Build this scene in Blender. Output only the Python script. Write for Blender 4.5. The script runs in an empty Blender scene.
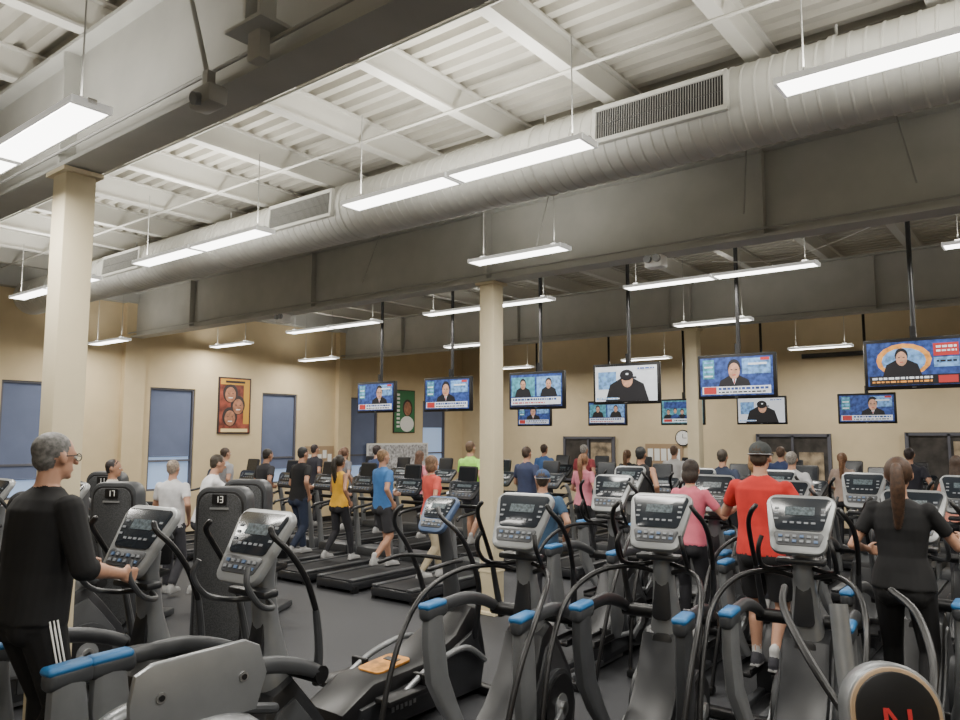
import bpy, bmesh, math, random
from mathutils import Vector, Matrix, Euler
from mathutils.bvhtree import BVHTree
random.seed(7)
V=Vector
scene=bpy.context.scene
# ------------------------------------------------------------------ materials
_m={}
def mat(name,col,rough=0.6,metal=0.0,emit=0.0,noise=0.0,nscale=30.0,bump=0.0,col2=None):
    if name in _m: return _m[name]
    m=bpy.data.materials.new(name); m.use_nodes=True
    nt=m.node_tree; b=nt.nodes['Principled BSDF']
    c=(col[0],col[1],col[2],1)
    b.inputs['Base Color'].default_value=c
    b.inputs['Roughness'].default_value=rough
    b.inputs['Metallic'].default_value=metal
    if emit>0:
        b.inputs['Emission Color'].default_value=c
        b.inputs['Emission Strength'].default_value=emit
        try: m.cycles.emission_sampling='NONE'
        except Exception: pass
    if noise>0 or bump>0 or col2:
        tc=nt.nodes.new('ShaderNodeTexCoord')
        n=nt.nodes.new('ShaderNodeTexNoise'); n.inputs['Scale'].default_value=nscale
        n.inputs['Detail'].default_value=4
        nt.links.new(tc.outputs['Object'],n.inputs['Vector'])
        if noise>0 or col2:
            r=nt.nodes.new('ShaderNodeValToRGB')
            a=col2 if col2 else [max(0,k*(1-noise)) for k in col]
            z=col if col2 else [min(1,k*(1+noise)) for k in col]
            r.color_ramp.elements[0].color=(a[0],a[1],a[2],1); r.color_ramp.elements[0].position=0.35
            r.color_ramp.elements[1].color=(z[0],z[1],z[2],1); r.color_ramp.elements[1].position=0.65
            nt.links.new(n.outputs['Fac'],r.inputs['Fac']); nt.links.new(r.outputs['Color'],b.inputs['Base Color'])
            if emit>0: nt.links.new(r.outputs['Color'],b.inputs['Emission Color'])
        if bump>0:
            bp=nt.nodes.new('ShaderNodeBump'); bp.inputs['Strength'].default_value=bump; bp.inputs['Distance'].default_value=0.01
            nt.links.new(n.outputs['Fac'],bp.inputs['Height']); nt.links.new(bp.outputs['Normal'],b.inputs['Normal'])
    _m[name]=m; return m
WALL=mat('wall_paint',(0.62,0.50,0.31),0.85,noise=0.03,nscale=3)
WALLB=mat('wall_paint_back',(0.62,0.51,0.33),0.85,noise=0.03,nscale=3)
COLM=mat('column_paint',(0.62,0.54,0.37),0.7,noise=0.03,nscale=4)
DECK=mat('deck_paint',(0.52,0.50,0.44),0.6,noise=0.08,nscale=2)
JOIST=mat('joist_paint',(0.62,0.61,0.56),0.6)
GIRD=mat('girder_paint',(0.44,0.44,0.41),0.65,noise=0.05,nscale=3)
DUCT=mat('duct_paint',(0.57,0.57,0.53),0.5,noise=0.05,nscale=4)
FLOOR=mat('rubber_floor',(0.052,0.054,0.060),0.62,nscale=160,col2=(0.024,0.025,0.029),bump=0.15)
BLACK=mat('black_plastic',(0.007,0.007,0.008),0.38)
RUB=mat('black_rubber',(0.012,0.012,0.014),0.75)
DGREY=mat('dark_grey_plastic',(0.017,0.018,0.021),0.38,noise=0.1,nscale=8)
MGREY=mat('mid_grey_plastic',(0.050,0.053,0.058),0.4,noise=0.06,nscale=8)
SILV=mat('silver_paint',(0.25,0.26,0.27),0.33,0.5,noise=0.04,nscale=10)
SILVL=mat('light_silver_plastic',(0.27,0.28,0.285),0.33,0.3)
STEEL=mat('steel',(0.45,0.45,0.45),0.3,0.9)
BLUE=mat('blue_plastic',(0.03,0.16,0.38),0.42)
SCR=mat('console_glass',(0.018,0.022,0.028),0.15)
BTN=mat('button_grey',(0.20,0.215,0.235),0.5)
BTNB=mat('button_blue',(0.09,0.15,0.27),0.5)
RED=mat('button_red',(0.5,0.03,0.03),0.5)
ORNG=mat('wood_orange',(0.55,0.24,0.04),0.5,noise=0.45,nscale=12)
TAN=mat('tan_trim',(0.36,0.25,0.15),0.45)
WHITE=mat('white_plastic',(0.82,0.82,0.8),0.5)
RAIL=mat('lamp_reflector',(0.9,0.9,0.87),0.5,emit=0.35)
LAMP=mat('lamp_lens',(1.0,0.98,0.93),0.5,emit=9.0)
WIRE=mat('wire_grey',(0.35,0.35,0.33),0.5)
SHADE=mat('blue_shade',(0.13,0.16,0.26),0.8,noise=0.05,nscale=3)
GLASSW=mat('window_daylight',(0.35,0.48,0.72),0.3,emit=0.5)
FRAME=mat('window_frame_paint',(0.10,0.10,0.12),0.5)
DARKV=mat('vent_dark',(0.02,0.02,0.02),0.7)
# ------------------------------------------------------------------ mesh builder
class MB:
    def __init__(s): s.v=[];s.f=[];s.fm=[];s.mats=[]
    def mi(s,m):
        if m not in s.mats: s.mats.append(m)
        return s.mats.index(m)
    def add(s,vs,fs,m,M=None):
        o=len(s.v); k=s.mi(m)
        for p in vs:
            p=V(p); s.v.append(M@p if M is not None else p)
        for f in fs: s.f.append([i+o for i in f]); s.fm.append(k)
    def box(s,c,d,m,rot=None,bev=0.0,M=None,seg=2):
        X=Matrix.Translation(V(c))
        if rot: X=X@Euler(rot).to_matrix().to_4x4()
        if M is not None: X=M@X
        if bev<=0:
            a,b,e=d[0]/2,d[1]/2,d[2]/2
            vs=[(i*a,j*b,k*e) for i in(-1,1) for j in(-1,1) for k in(-1,1)]
            s.add(vs,[(0,1,3,2),(4,6,7,5),(0,4,5,1),(2,3,7,6),(0,2,6,4),(1,5,7,3)],m,X); return
        bm=bmesh.new(); bmesh.ops.create_cube(bm,size=1.0)
        for v in bm.verts: v.co=V((v.co.x*d[0],v.co.y*d[1],v.co.z*d[2]))
        bmesh.ops.bevel(bm,geom=bm.edges[:],offset=min(bev,min(d)*0.49),segments=seg,profile=0.5,affect='EDGES')
        s.frombm(bm,m,X)
    def frombm(s,bm,m,X=None):
        bm.verts.index_update()
        s.add([v.co.copy() for v in bm.verts],[[v.index for v in f.verts] for f in bm.faces],m,X); bm.free()
    def prism(s,poly,th,m,M,bev=0.0):
        bm=bmesh.new()
        a=[bm.verts.new((p[0],p[1],-th/2)) for p in poly]; b=[bm.verts.new((p[0],p[1],th/2)) for p in poly]
        bm.faces.new(a[::-1]); bm.faces.new(b); n=len(poly)
        for i in range(n): bm.faces.new((a[i],a[(i+1)%n],b[(i+1)%n],b[i]))
        bmesh.ops.recalc_face_normals(bm,faces=bm.faces[:])
        if bev>0:
            es=[e for e in bm.edges if abs(e.verts[0].co.z-e.verts[1].co.z)<1e-6]
            bmesh.ops.bevel(bm,geom=es,offset=bev,segments=2,profile=0.5,affect='EDGES')
        s.frombm(bm,m,M)
    def ell(s,c,r,m,M=None,rot=None,seg=16,rg=10):
        X=Matrix.Translation(V(c))
        if rot: X=X@Euler(rot).to_matrix().to_4x4()
        if M is not None: X=M@X
        vs=[(0,0,-r[2])];fs=[]
        for i in range(1,rg):
            a=-math.pi/2+math.pi*i/rg
            for j in range(seg):
                b=2*math.pi*j/seg
                vs.append((r[0]*math.cos(a)*math.cos(b),r[1]*math.cos(a)*math.sin(b),r[2]*math.sin(a)))
        vs.append((0,0,r[2])); L=len(vs)-1
        for j in range(seg):
            fs.append((0,1+(j+1)%seg,1+j)); fs.append((L,L-seg+j,L-seg+(j+1)%seg))
        for i in range(rg-2):
            for j in range(seg):
                a=1+i*seg+j;b=1+i*seg+(j+1)%seg
                fs.append((a,b,b+seg,a+seg))
        s.add(vs,fs,m,X)
    def tube(s,pts,r,m,seg=10,sm=True,sub=5,sx=1.0,sy=1.0,up=None,M=None,rnd=False):
        pts=[V(p) for p in pts]; n=len(pts)
        rr=list(r) if isinstance(r,(list,tuple)) else [r]*n
        if sm and n>2:
            P=[];R=[]
            for i in range(n-1):
                p0=pts[max(i-1,0)];p1=pts[i];p2=pts[i+1];p3=pts[min(i+2,n-1)]
                for k in range(sub):
                    t=k/sub
                    P.append(0.5*((2*p1)+(p2-p0)*t+(2*p0-5*p1+4*p2-p3)*t*t+(3*p1-p0-3*p2+p3)*t**3))
                    R.append(rr[i]*(1-t)+rr[i+1]*t)
            P.append(pts[-1]);R.append(rr[-1])
        else: P=pts;R=rr
        if rnd:
            d0=(P[0]-P[1]).normalized(); d1=(P[-1]-P[-2]).normalized()
            A=[];B=[];RA=[];RB=[]
            for a in (0.02,30,60):
                q=math.radians(a)
                A.append(P[0]+d0*R[0]*math.cos(q)); RA.append(max(R[0]*math.sin(q),1e-4))
                B.append(P[-1]+d1*R[-1]*math.cos(q)); RB.append(max(R[-1]*math.sin(q),1e-4))
            P=A+P+B[::-1];R=RA+R+RB[::-1]
        N=len(P); T=[]
        for i in range(N):
            t=(P[min(i+1,N-1)]-P[max(i-1,0)])
            T.append(t.normalized() if t.length>1e-9 else V((0,0,1)))
        u=V(up) if up else (V((0,0,1)) if abs(T[0].z)<0.9 else V((1,0,0)))
        u=(u-T[0]*u.dot(T[0])).normalized()
        vs=[];fs=[]
        for i in range(N):
            u=(u-T[i]*u.dot(T[i])).normalized(); w=T[i].cross(u)
            for j in range(seg):
                a=2*math.pi*j/seg
                vs.append(P[i]+(w*math.cos(a)*sx+u*math.sin(a)*sy)*R[i])
        for i in range(N-1):
            for j in range(seg):
                a=i*seg+j;b=i*seg+(j+1)%seg
                fs.append((a,b,b+seg,a+seg))
        fs.append(tuple(range(seg))[::-1]); fs.append(tuple((N-1)*seg+j for j in range(seg)))
        s.add(vs,fs,m,M)
    def cyl(s,a,b,r,m,seg=16,M=None): s.tube([a,b],r,m,seg=seg,sm=False,M=M)
    def cap(s,a,b,ra,rb,m,M=None,seg=12): s.tube([a,b],[ra,rb],m,seg=seg,sm=False,M=M,rnd=True)
    def rings(s,rings,m,M=None):
        k=len(rings[0]);vs=[p for r in rings for p in r];fs=[]
        for i in range(len(rings)-1):
            for j in range(k):
                a=i*k+j;b=i*k+(j+1)%k
                fs.append((a,b,b+k,a+k))
        fs.append(tuple(range(k))[::-1]); fs.append(tuple((len(rings)-1)*k+j for j in range(k)))
        s.add(vs,fs,m,M)
    def mesh(s,name,smooth=True,ang=35):
        me=bpy.data.meshes.new(name); me.from_pydata([tuple(p) for p in s.v],[],s.f)
        for m in s.mats: me.materials.append(m)
        me.polygons.foreach_set('material_index',s.fm)
        if smooth:
            me.shade_smooth()
            try: me.set_sharp_from_angle(angle=math.radians(ang))
            except Exception: pass
        me.update(); return me
    def obj(s,name,loc=(0,0,0),rz=0,smooth=True,ang=35):
        return place(s.mesh(name,smooth,ang),name,loc,rz)
def place(me,name,loc,rz=0,sc=1.0):
    o=bpy.data.objects.new(name,me); o.location=loc; o.rotation_euler=(0,0,rz); o.scale=(sc,sc,sc)
    scene.collection.objects.link(o); return o
def RM(rx=0,ry=0,rz=0,loc=(0,0,0)): return Matrix.Translation(V(loc))@Euler((rx,ry,rz)).to_matrix().to_4x4()
def rrect(w,h,r,n=5,wt=None):
    wt=w if wt is None else wt
    out=[]
    for (cx,cy,a0) in ((w/2-r,-h/2+r,-90),(wt/2-r,h/2-r,0),(-wt/2+r,h/2-r,90),(-w/2+r,-h/2+r,180)):
        for i in range(n+1):
            a=math.radians(a0+90*i/n); out.append((cx+r*math.cos(a),cy+r*math.sin(a)))
    return out
# ------------------------------------------------------------------ room shell
XL,XR,YB,YF=-14.6,7.0,17.8,-5.0
ZD=5.25
def simple(name,c,d,m,bev=0):
    b=MB(); b.box((0,0,0),d,m,bev=bev); return b.obj(name,c,smooth=False)
simple('floor',((XL+XR)/2,(YB+YF)/2,-0.1),(XR-XL+0.4,YB-YF+0.4,0.2),FLOOR)
wins=[(5.1,6.1),(7.8,8.8),(10.5,11.5),(13.2,14.2),(16.0,17.0)]
WZ0,WZ1=1.0,3.1
b=MB(); T=0.25; y=YF
b.box((XL-T/2,(YF+YB)/2,WZ0/2),(T,YB-YF,WZ0),WALL)
b.box((XL-T/2,(YF+YB)/2,(WZ1+ZD+0.1)/2),(T,YB-YF,ZD+0.1-WZ1),WALL)
for (a,c) in wins+[(YB,YB)]:
    b.box((XL-T/2,(y+a)/2,(WZ0+WZ1)/2),(T,a-y,WZ1-WZ0),WALL); y=c
for yy in (2.35,7.4,12.9): b.box((XL+0.07,yy,ZD/2),(0.14,0.42,ZD),WALL)
b.obj('wall_left',smooth=False)
for i,(a,c) in enumerate(wins):
    b=MB(); yc=(a+c)/2; w=c-a
    for s_ in (-1,1): b.box((0,s_*(w/2-0.02),0),(0.1,0.04,WZ1-WZ0),FRAME)
    for s_ in (-1,1): b.box((0,0,s_*((WZ1-WZ0)/2-0.02)),(0.1,w-0.08,0.04),FRAME)
    b.box((0,0,-0.45),(0.06,w-0.08,0.04),FRAME)
    b.box((-0.04,0,0),(0.01,w-0.08,WZ1-WZ0-0.08),GLASSW)
    z0=-0.35 if i==1 else (-0.7 if i!=4 else 0.3); z1=(WZ1-WZ0)/2-0.04
    b.box((0.0,0,(z0+z1)/2),(0.012,w-0.10,z1-z0),SHADE)
    b.cyl((0.0,-w/2+0.07,z0),(0.0,w/2-0.07,z0),0.012,SHADE)
    b.obj('window_%d'%(i+1),(XL-0.08,yc,(WZ0+WZ1)/2),smooth=False)
simple('wall_back',((XL+XR)/2,YB+0.125,(ZD+0.1)/2),(XR-XL+0.4,0.25,ZD+0.1),WALLB)
simple('wall_right',(XR+0.125,(YF+YB)/2,(ZD+0.1)/2),(0.25,YB-YF,ZD+0.1),WALL)
simple('wall_front',((XL+XR)/2,YF-0.125,(ZD+0.1)/2),(XR-XL+0.4,0.25,ZD+0.1),WALL)
simple('baseboard_left',(XL+0.012,(YF+YB)/2,0.06),(0.024,YB-YF-0.1,0.12),BLACK)
simple('baseboard_back',((XL+XR)/2,YB-0.012,0.06),(XR-XL-0.1,0.024,0.12),BLACK)
simple('trim_1',(XL+0.1,(YF+YB)/2,4.95),(0.2,YB-YF-0.1,0.42),GIRD)
simple('trim_2',((XL+XR)/2,YB-0.08,5.0),(XR-XL-0.1,0.16,0.35),GIRD)
b=MB(); prof=[];y=YF-0.1
while y<YB+0.1:
    prof+=[(y,ZD),(y+0.075,ZD),(y+0.09,ZD+0.06),(y+0.165,ZD+0.06)]; y+=0.18
vs=[];fs=[]
for x in (XL-0.2,XR+0.2):
    for p in prof: vs.append((x,p[0],p[1]))
n=len(prof)
for i in range(n-1): fs.append((i,i+1,n+i+1,n+i))
b.add(vs,fs,DECK); b.box(((XL+XR)/2,(YF+YB)/2,ZD+0.14),(XR-XL+0.4,YB-YF+0.4,0.05),DECK)
b.obj('ceiling',smooth=False)
b=MB(); x=XL+0.9
while x<XR:
    for (c,d) in (((x,(YF+YB)/2,5.11),(0.02,YB-YF-0.1,0.26)),((x,(YF+YB)/2,4.99),(0.11,YB-YF-0.1,0.02)),((x,(YF+YB)/2,5.235),(0.11,YB-YF-0.1,0.02))):
        b.box(c,d,JOIST)
    x+=1.2
b.obj('roof_joists',smooth=False)
b=MB()
for yy in (0.6,3.7,4.8,6.2,10.0,15.0): b.cyl((XL+0.2,yy,4.965),(XR-0.2,yy,4.965),0.014,JOIST,seg=6)
b.cyl((XL+0.2,3.0,4.9),(XR-0.2,3.0,4.9),0.03,JOIST,seg=10)
b.cyl((XL+0.2,8.3,4.88),(XR-0.2,8.3,4.88),0.03,JOIST,seg=10)
b.obj('sprinkler_pipes')
GC=[(-5.6,2.35),(-5.6,7.4),(-5.2,12.9)]
for gi,(cx,gy) in enumerate(GC):
    b=MB(); L=XR-XL-0.1; mx=(XL+XR)/2
    b.box((mx,0,4.51),(L,0.025,0.9),GIRD)
    b.box((mx,0,4.07),(L,0.26,0.03),GIRD); b.box((mx,0,4.955),(L,0.26,0.03),GIRD)
    x=XL+2.2
    while x<XR:
        b.box((x,-0.06,4.51),(0.015,0.09,0.86),GIRD); b.box((x,0.06,4.51),(0.015,0.09,0.86),GIRD); x+=3.4
    b.box((cx,0,4.51),(0.03,0.24,0.86),GIRD)
    b.cyl((XL+0.1,-0.17,4.13),(XR-0.1,-0.17,4.13),0.012,WIRE,seg=6)
    b.obj('roof_girder',(0,gy,0),smooth=False)
    b=MB(); b.box((0,0,2.01),(0.215,0.215,4.02),COLM,bev=0.012)
    b.box((0,0,4.03),(0.30,0.28,0.03),COLM); b.box((0,0,0.02),(0.34,0.34,0.03),COLM)
    b.box((0,0,0.5),(0.23,0.23,0.02),COLM)
    b.obj('column',(cx,gy,0))
b=MB(); b.box((0,0,0.25),(0.02,0.10,0.95),GIRD); b.box((0.12,0,0.25),(0.02,0.1,0.95),GIRD); b.box((0.06,0,-0.24),(0.3,0.2,0.02),GIRD); b.box((0.06,0,-0.32),(0.1,0.06,0.16),GIRD)
b.obj('beam_bracket',(-3.15,2.14,4.42),smooth=False)
b=MB(); b.box((0,0,0),(0.20,0.12,0.11),WIRE,bev=0.02); b.box((0,0,0.1),(0.05,0.05,0.1),WIRE); b.cyl((0,-0.05,-0.02),(0,-0.09,-0.03),0.035,SILV)
b.cyl((0,0,0.1),(-0.15,-0.15,1.0),0.014,WIRE,seg=8)
b.obj('emergency_light',(-3.55,2.15,3.96))
b=MB(); b.box((0,0,0),(0.2,0.16,0.13),WHITE,bev=0.02); b.cyl((-0.05,-0.07,0.02),(-0.05,-0.12,0.02),0.04,SILVL); b.cyl((0.05,-0.07,0.02),(0.05,-0.12,0.02),0.04,SILVL)
me=b.mesh('emergency_light_b'); place(me,'emergency_light',(-3.3,7.25,3.96)); place(me,'emergency_light',(-9.6,7.25,3.96))
b=MB()
for (x0,x1) in ((-2.3,-2.15),(-4.6,-4.4),(-7.4,-7.1),(-1.0,-0.8),(-0.3,-0.1)):
    b.cyl((x0,7.2,4.95),(x1,6.6,4.12),0.008,WIRE,seg=6)
b.obj('brace_rods')
b=MB()
b.tube([(-2.9,9.2,4.6),(-2.0,8.7,4.35),(-1.2,8.5,4.5),(0.2,8.4,4.3),(1.5,8.4,4.5)],0.006,WHITE,seg=5)
b.tube([(-1.3,9.3,4.7),(-0.6,8.9,4.4),(0.6,8.8,4.35)],0.006,WHITE,seg=5); b.tube([(-3.2,8.6,4.2),(-2.3,8.6,4.12),(-1.3,9.3,4.6)],0.006,WHITE,seg=5)
b.obj('hanging_cables')
# ------------------------------------------------------------------ duct
DY,DZ,DR=5.4,4.56,0.30
b=MB(); P=[];R=[];x=XL+0.25
while x<XR-0.1:
    P+=[(x,0,0),(x+0.075,0,0),(x+0.082,0,0),(x+0.092,0,0)]; R+=[DR,DR,DR+0.007,DR+0.007]; x+=0.10
b.tube(P,R,DUCT,seg=36,sm=False)
x=XL+1.5
while x<XR:
    b.cyl((x,0,0),(x+0.04,0,0),DR+0.014,DUCT,seg=36)
    b.cyl((x+0.02,0,DR),(x+0.02,0,0.42),0.01,WIRE,seg=6)
    x+=2.4
for gx in (-2.28,-6.5,-10.5,2.0):
    M=RM(math.radians(-4),0,0,(gx,-DR-0.012,0.03))
    for (c,d) in (((0,0,0.135),(1.08,0.04,0.035)),((0,0,-0.135),(1.08,0.04,0.035)),((-0.53,0,0),(0.03,0.04,0.28)),((0.53,0,0),(0.03,0.04,0.28))): b.box(c,d,DUCT,M=M)
    b.box((0,0.004,0),(1.04,0.015,0.25),DARKV,M=M)
    for k in range(52): b.box((-0.51+k*0.02,-0.006,0),(0.004,0.008,0.24),WIRE,M=M)
    b.box((0,-0.006,0),(1.04,0.008,0.004),MGREY,M=M)
b.obj('ventilation_duct',(0,DY,DZ))
# ------------------------------------------------------------------ lamps
def fixmesh(L):
    b=MB(); h=L/2
    for s_ in (-1,1): b.box((0,s_*0.105,0.012),(L,0.010,0.035),RAIL)
    b.box((0,0,-0.002),(L-0.02,0.19,0.008),LAMP)
    b.box((0,0,0.03),(L,0.05,0.03),WHITE)
    b.box((-h+0.01,0,0.012),(0.02,0.215,0.045),RAIL); b.box((h-0.01,0,0.012),(0.02,0.215,0.045),RAIL)
    b.box((0,0,0.02),(L-0.04,0.16,0.008),LAMP)
    return b
def fixture(x0,x1,y,z,down=1.0,upw=1.0):
    L=x1-x0; n=max(1,round(L/1.22)); l=L/n
    b=MB()
    for i in range(n):
        f=fixmesh(l-0.02); cx=-L/2+l*(i+0.5)
        o=len(b.v)
        for p in f.v: b.v.append(p+V((cx,0,0)))
        mp=[b.mi(m) for m in f.mats]
        for q,mi in zip(f.f,f.fm): b.f.append([a+o for a in q]); b.fm.append(mp[mi])
    zt=ZD-0.3-z
    for sx in (-L/2+0.15,L/2-0.15):
        b.cyl((sx,0,0.04),(sx,0,zt),0.005,WIRE,seg=6)
        b.box((sx,0,0.05),(0.06,0.06,0.03),WHITE)
    b.obj('pendant_light',((x0+x1)/2,y,z),smooth=False)
    for (dz,rot,e) in ((-0.03,0,DOWN*down),(0.10,math.pi,UP*upw)):
        if e<=0: continue
        la=bpy.data.lights.new('lamp_tube_light','AREA'); la.shape='RECTANGLE'; la.size=L; la.size_y=0.18
        la.energy=e*L/2.44; la.color=(1.0,0.96,0.88)
        o=bpy.data.objects.new('lamp_tube_light',la); o.location=((x0+x1)/2,y,z+dz); o.rotation_euler=(rot,0,0)
        scene.collection.objects.link(o)
DOWN,UP=88,30
for (a,c) in ((-12.1,-9.66),(-8.5,-6.06),(-4.87,-2.43),(-1.2,1.24),(2.5,4.94)): fixture(a,c,4.35,4.14,1,1.9)
fixture(-6.45,-4.0,1.75,3.9,1,0.8); fixture(-1.5,0.94,1.2,3.9,1,0.8); fixture(-11,-8.56,1.75,3.9,1,0.8)
fixture(-14.1,-12.9,6.4,3.8,1,0.6); fixture(-5.1,-3.88,6.4,4.04,1,0.6); fixture(0.5,1.7,6.4,4.0,1,0.6)
for (a,c) in ((-11.7,-9.26),(-8.15,-5.71),(-4.54,-2.1),(-0.9,1.5)): fixture(a,c,9.0,4.09,1,0.3)
fixture(-14.3,-13.0,9.0,4.0,1,0.3)
for a in (-14.1,-9.6,-4.8,0): fixture(a,a+1.22,11.2,3.86,1,0.3)
for a in (-12,-8.2,-4.4,-0.6): fixture(a,a+1.22,16.0,3.88,1.7,0.3)
fixture(-3,-0.6,-2.5,4.0,0.8,0.6)
# ------------------------------------------------------------------ TVs
def em(n,c,e=1.0,nz=0.0): return mat('tv_'+n,c,0.4,emit=e,noise=nz,nscale=18)
TB=em('blue',(0.022,0.05,0.19),0.9,0.5);TL=em('ltblue',(0.13,0.27,0.5),0.9,0.4);TW=em('white',(0.58,0.61,0.66),0.9,0.12);TR=em('red',(0.38,0.03,0.03),0.8)
TS=em('skin',(0.42,0.23,0.15),0.9,0.2);TK=em('black',(0.01,0.01,0.015),0.3);TO=em('orange',(0.6,0.25,0.05),0.9,0.3);TT=em('teal',(0.06,0.22,0.28),0.9,0.4)
def tv(name,x,y,z,w,kind,rz=0,pole=True):
    b=MB(); h=w*0.58; rr=random.Random(int(abs(x)*100))
    b.box((0,0.03,0),(w,0.07,h),BLACK,bev=0.012)
    sw,sh=w-0.07,h-0.08; yf=-0.008
    def R(cx,cz,ww,hh,m,l=1): b.box((cx*sw,yf-0.0012*l,cz*sh),(ww*sw,0.002,hh*sh),m)
    def E(cx,cz,rx,rzz,m,l=2): b.ell((cx*sw,yf-0.0012*l,cz*sh),(rx*sw,0.0015,rzz*sh),m,seg=16,rg=8)
    def text(x0,x1,cz,hh,m,l):
        q=x0
        while q<x1:
            ww=rr.uniform(0.02,0.07); ww=min(ww,x1-q)
            if ww>0.008: R(q+ww/2,cz,ww,hh,m,l)
            q+=ww+0.014
    def suit(c,zb,k,m,l):
        b.prism([((c-0.22*k)*sw,zb*sh),((c+0.22*k)*sw,zb*sh),((c+0.17*k)*sw,(zb+0.3*k)*sh),((c+0.05*k)*sw,(zb+0.42*k)*sh),((c-0.05*k)*sw,(zb+0.42*k)*sh),((c-0.17*k)*sw,(zb+0.3*k)*sh)],0.002,m,RM(math.radians(90),0,0,(0,yf-0.0012*l,0)))
    def head(c,z,k,l):
        E(c,z+0.05*k,0.080*k,0.19*k,TK,l); E(c,z-0.03*k,0.068*k,0.185*k,TS,l+1)
        for s_ in (-1,1): R(c+s_*0.028*k,z+0.0*k,0.022*k,0.02*k,TK,l+3)
        R(c,z-0.12*k,0.04*k,0.018*k,TR,l+3)
    if kind in('anchor','anchor2'):
        R(0,0,1,1,TB); R(0.28,0.25,0.38,0.4,TL,2); R(-0.38,0.2,0.16,0.5,TT,2)
        for k in range(4): R(-0.38,0.38-k*0.12,0.12,0.04,TW if k%2 else TL,3)
        c=-0.02 if kind=='anchor' else 0.12
        suit(c,-0.45,1.15,TK,3); b.prism([((c-0.05)*sw,0.04*sh),((c+0.05)*sw,0.04*sh),(c*sw,-0.22*sh)],0.002,TW,RM(math.radians(90),0,0,(0,yf-0.005,0))); R(c,-0.1,0.015,0.18,TR,5)
        head(c,0.17,1.15,6)
        R(0,-0.36,0.94,0.20,TW,9); R(-0.36,-0.36,0.18,0.18,TR,10); text(-0.24,0.44,-0.32,0.06,TB,10); text(-0.24,0.40,-0.41,0.035,TK,10); R(0.4,0.42,0.12,0.07,TR,9); R(0.3,0.3,0.25,0.05,TW,9)
    elif kind=='cap':
        R(0,0,1,1,TW); R(-0.3,0.1,0.3,0.5,TL,2); suit(0.02,-0.5,1.6,TK,3)
        E(0.03,0.10,0.09,0.21,TS,4); E(0.02,0.24,0.11,0.16,TK,5); R(0.12,0.17,0.12,0.05,TK,6); R(0.03,0.27,0.04,0.05,TW,7)
        R(-0.3,-0.42,0.35,0.06,TL,7); text(-0.45,-0.1,-0.42,0.03,TW,8); text(0.2,0.46,0.42,0.04,TB,7)
    elif kind=='split':
        R(0,0,1,1,TB); R(-0.25,0.12,0.46,0.6,TT,2); R(0.25,0.12,0.46,0.6,TL,2)
        for c in (-0.25,0.25): suit(c,-0.2,0.75,TK,3); head(c,0.2,0.75,4)
        R(0,-0.33,0.96,0.22,TW,8); text(-0.45,0.4,-0.28,0.06,TB,9); text(-0.45,0.2,-0.38,0.04,TR,9); R(0,-0.47,0.96,0.04,TK,9)
    elif kind=='crowd':
        R(0,0,1,1,TT); R(0,0.3,0.9,0.3,TB,2)
        for k in range(5): c=-0.34+k*0.17; suit(c,-0.35,0.6,TB if k%2 else TK,3); head(c,0.0+0.05*(k%2),0.55,4)
        R(0,-0.38,0.95,0.16,TW,8); R(-0.35,-0.38,0.2,0.12,TR,9); text(-0.2,0.44,-0.38,0.05,TK,9)
    else:
        R(0,0,1,1,TB); E(-0.1,0.08,0.30,0.38,TO,2); E(-0.1,0.06,0.24,0.3,TL,3); R(0.35,0.28,0.26,0.28,TR,4); R(0.35,0.0,0.26,0.22,TL,4)
        text(0.25,0.46,0.34,0.05,TW,6); text(0.25,0.46,0.25,0.04,TW,6); text(0.25,0.46,0.02,0.04,TK,6)
        suit(-0.12,-0.32,1.0,TK,5); head(-0.12,0.14,0.9,6)
        R(0,-0.38,0.96,0.22,TK,9); text(-0.45,0.2,-0.33,0.05,TW,10); text(-0.45,0.2,-0.41,0.04,TO,10); R(0.36,-0.38,0.2,0.16,TR,10)
    b.box((0,yf+0.001,-h/2+0.02),(0.04,0.004,0.008),SILV)
    b.box((0,0.09,0),(0.25,0.06,0.2),BLACK); b.box((0,0.1,h/2*0.6),(0.06,0.04,h*0.9),BLACK)
    if pole:
        zt=4.95-z; b.cyl((0,0.14,-0.05),(0,0.14,zt),0.026,BLACK,seg=12); b.box((0,0.14,zt-0.02),(0.2,0.2,0.03),BLACK); b.box((0,0.12,0.1),(0.08,0.08,0.3),BLACK)
    b.obj(name,(x,y,z),rz)
for (x,kind,rz,w,z) in ((-9.62,'anchor2',0.0,0.95,2.80),(-7.95,'anchor',0.05,0.97,2.80),(-6.20,'split',0.03,0.97,2.80),(-4.72,'cap',0.08,0.97,2.84),(-3.2,'anchor',0.03,0.97,2.87),(-1.26,'sport',-0.02,0.97,2.92)):
    tv('television',x,9.3,z,w,kind,rz)
for (x,kind) in ((-10.2,'anchor'),(-8.2,'split'),(-6.4,'crowd'),(-4.75,'cap'),(-2.85,'anchor2')):
    tv('television',x,15.2,2.62,0.97,kind,0.03)
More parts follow.
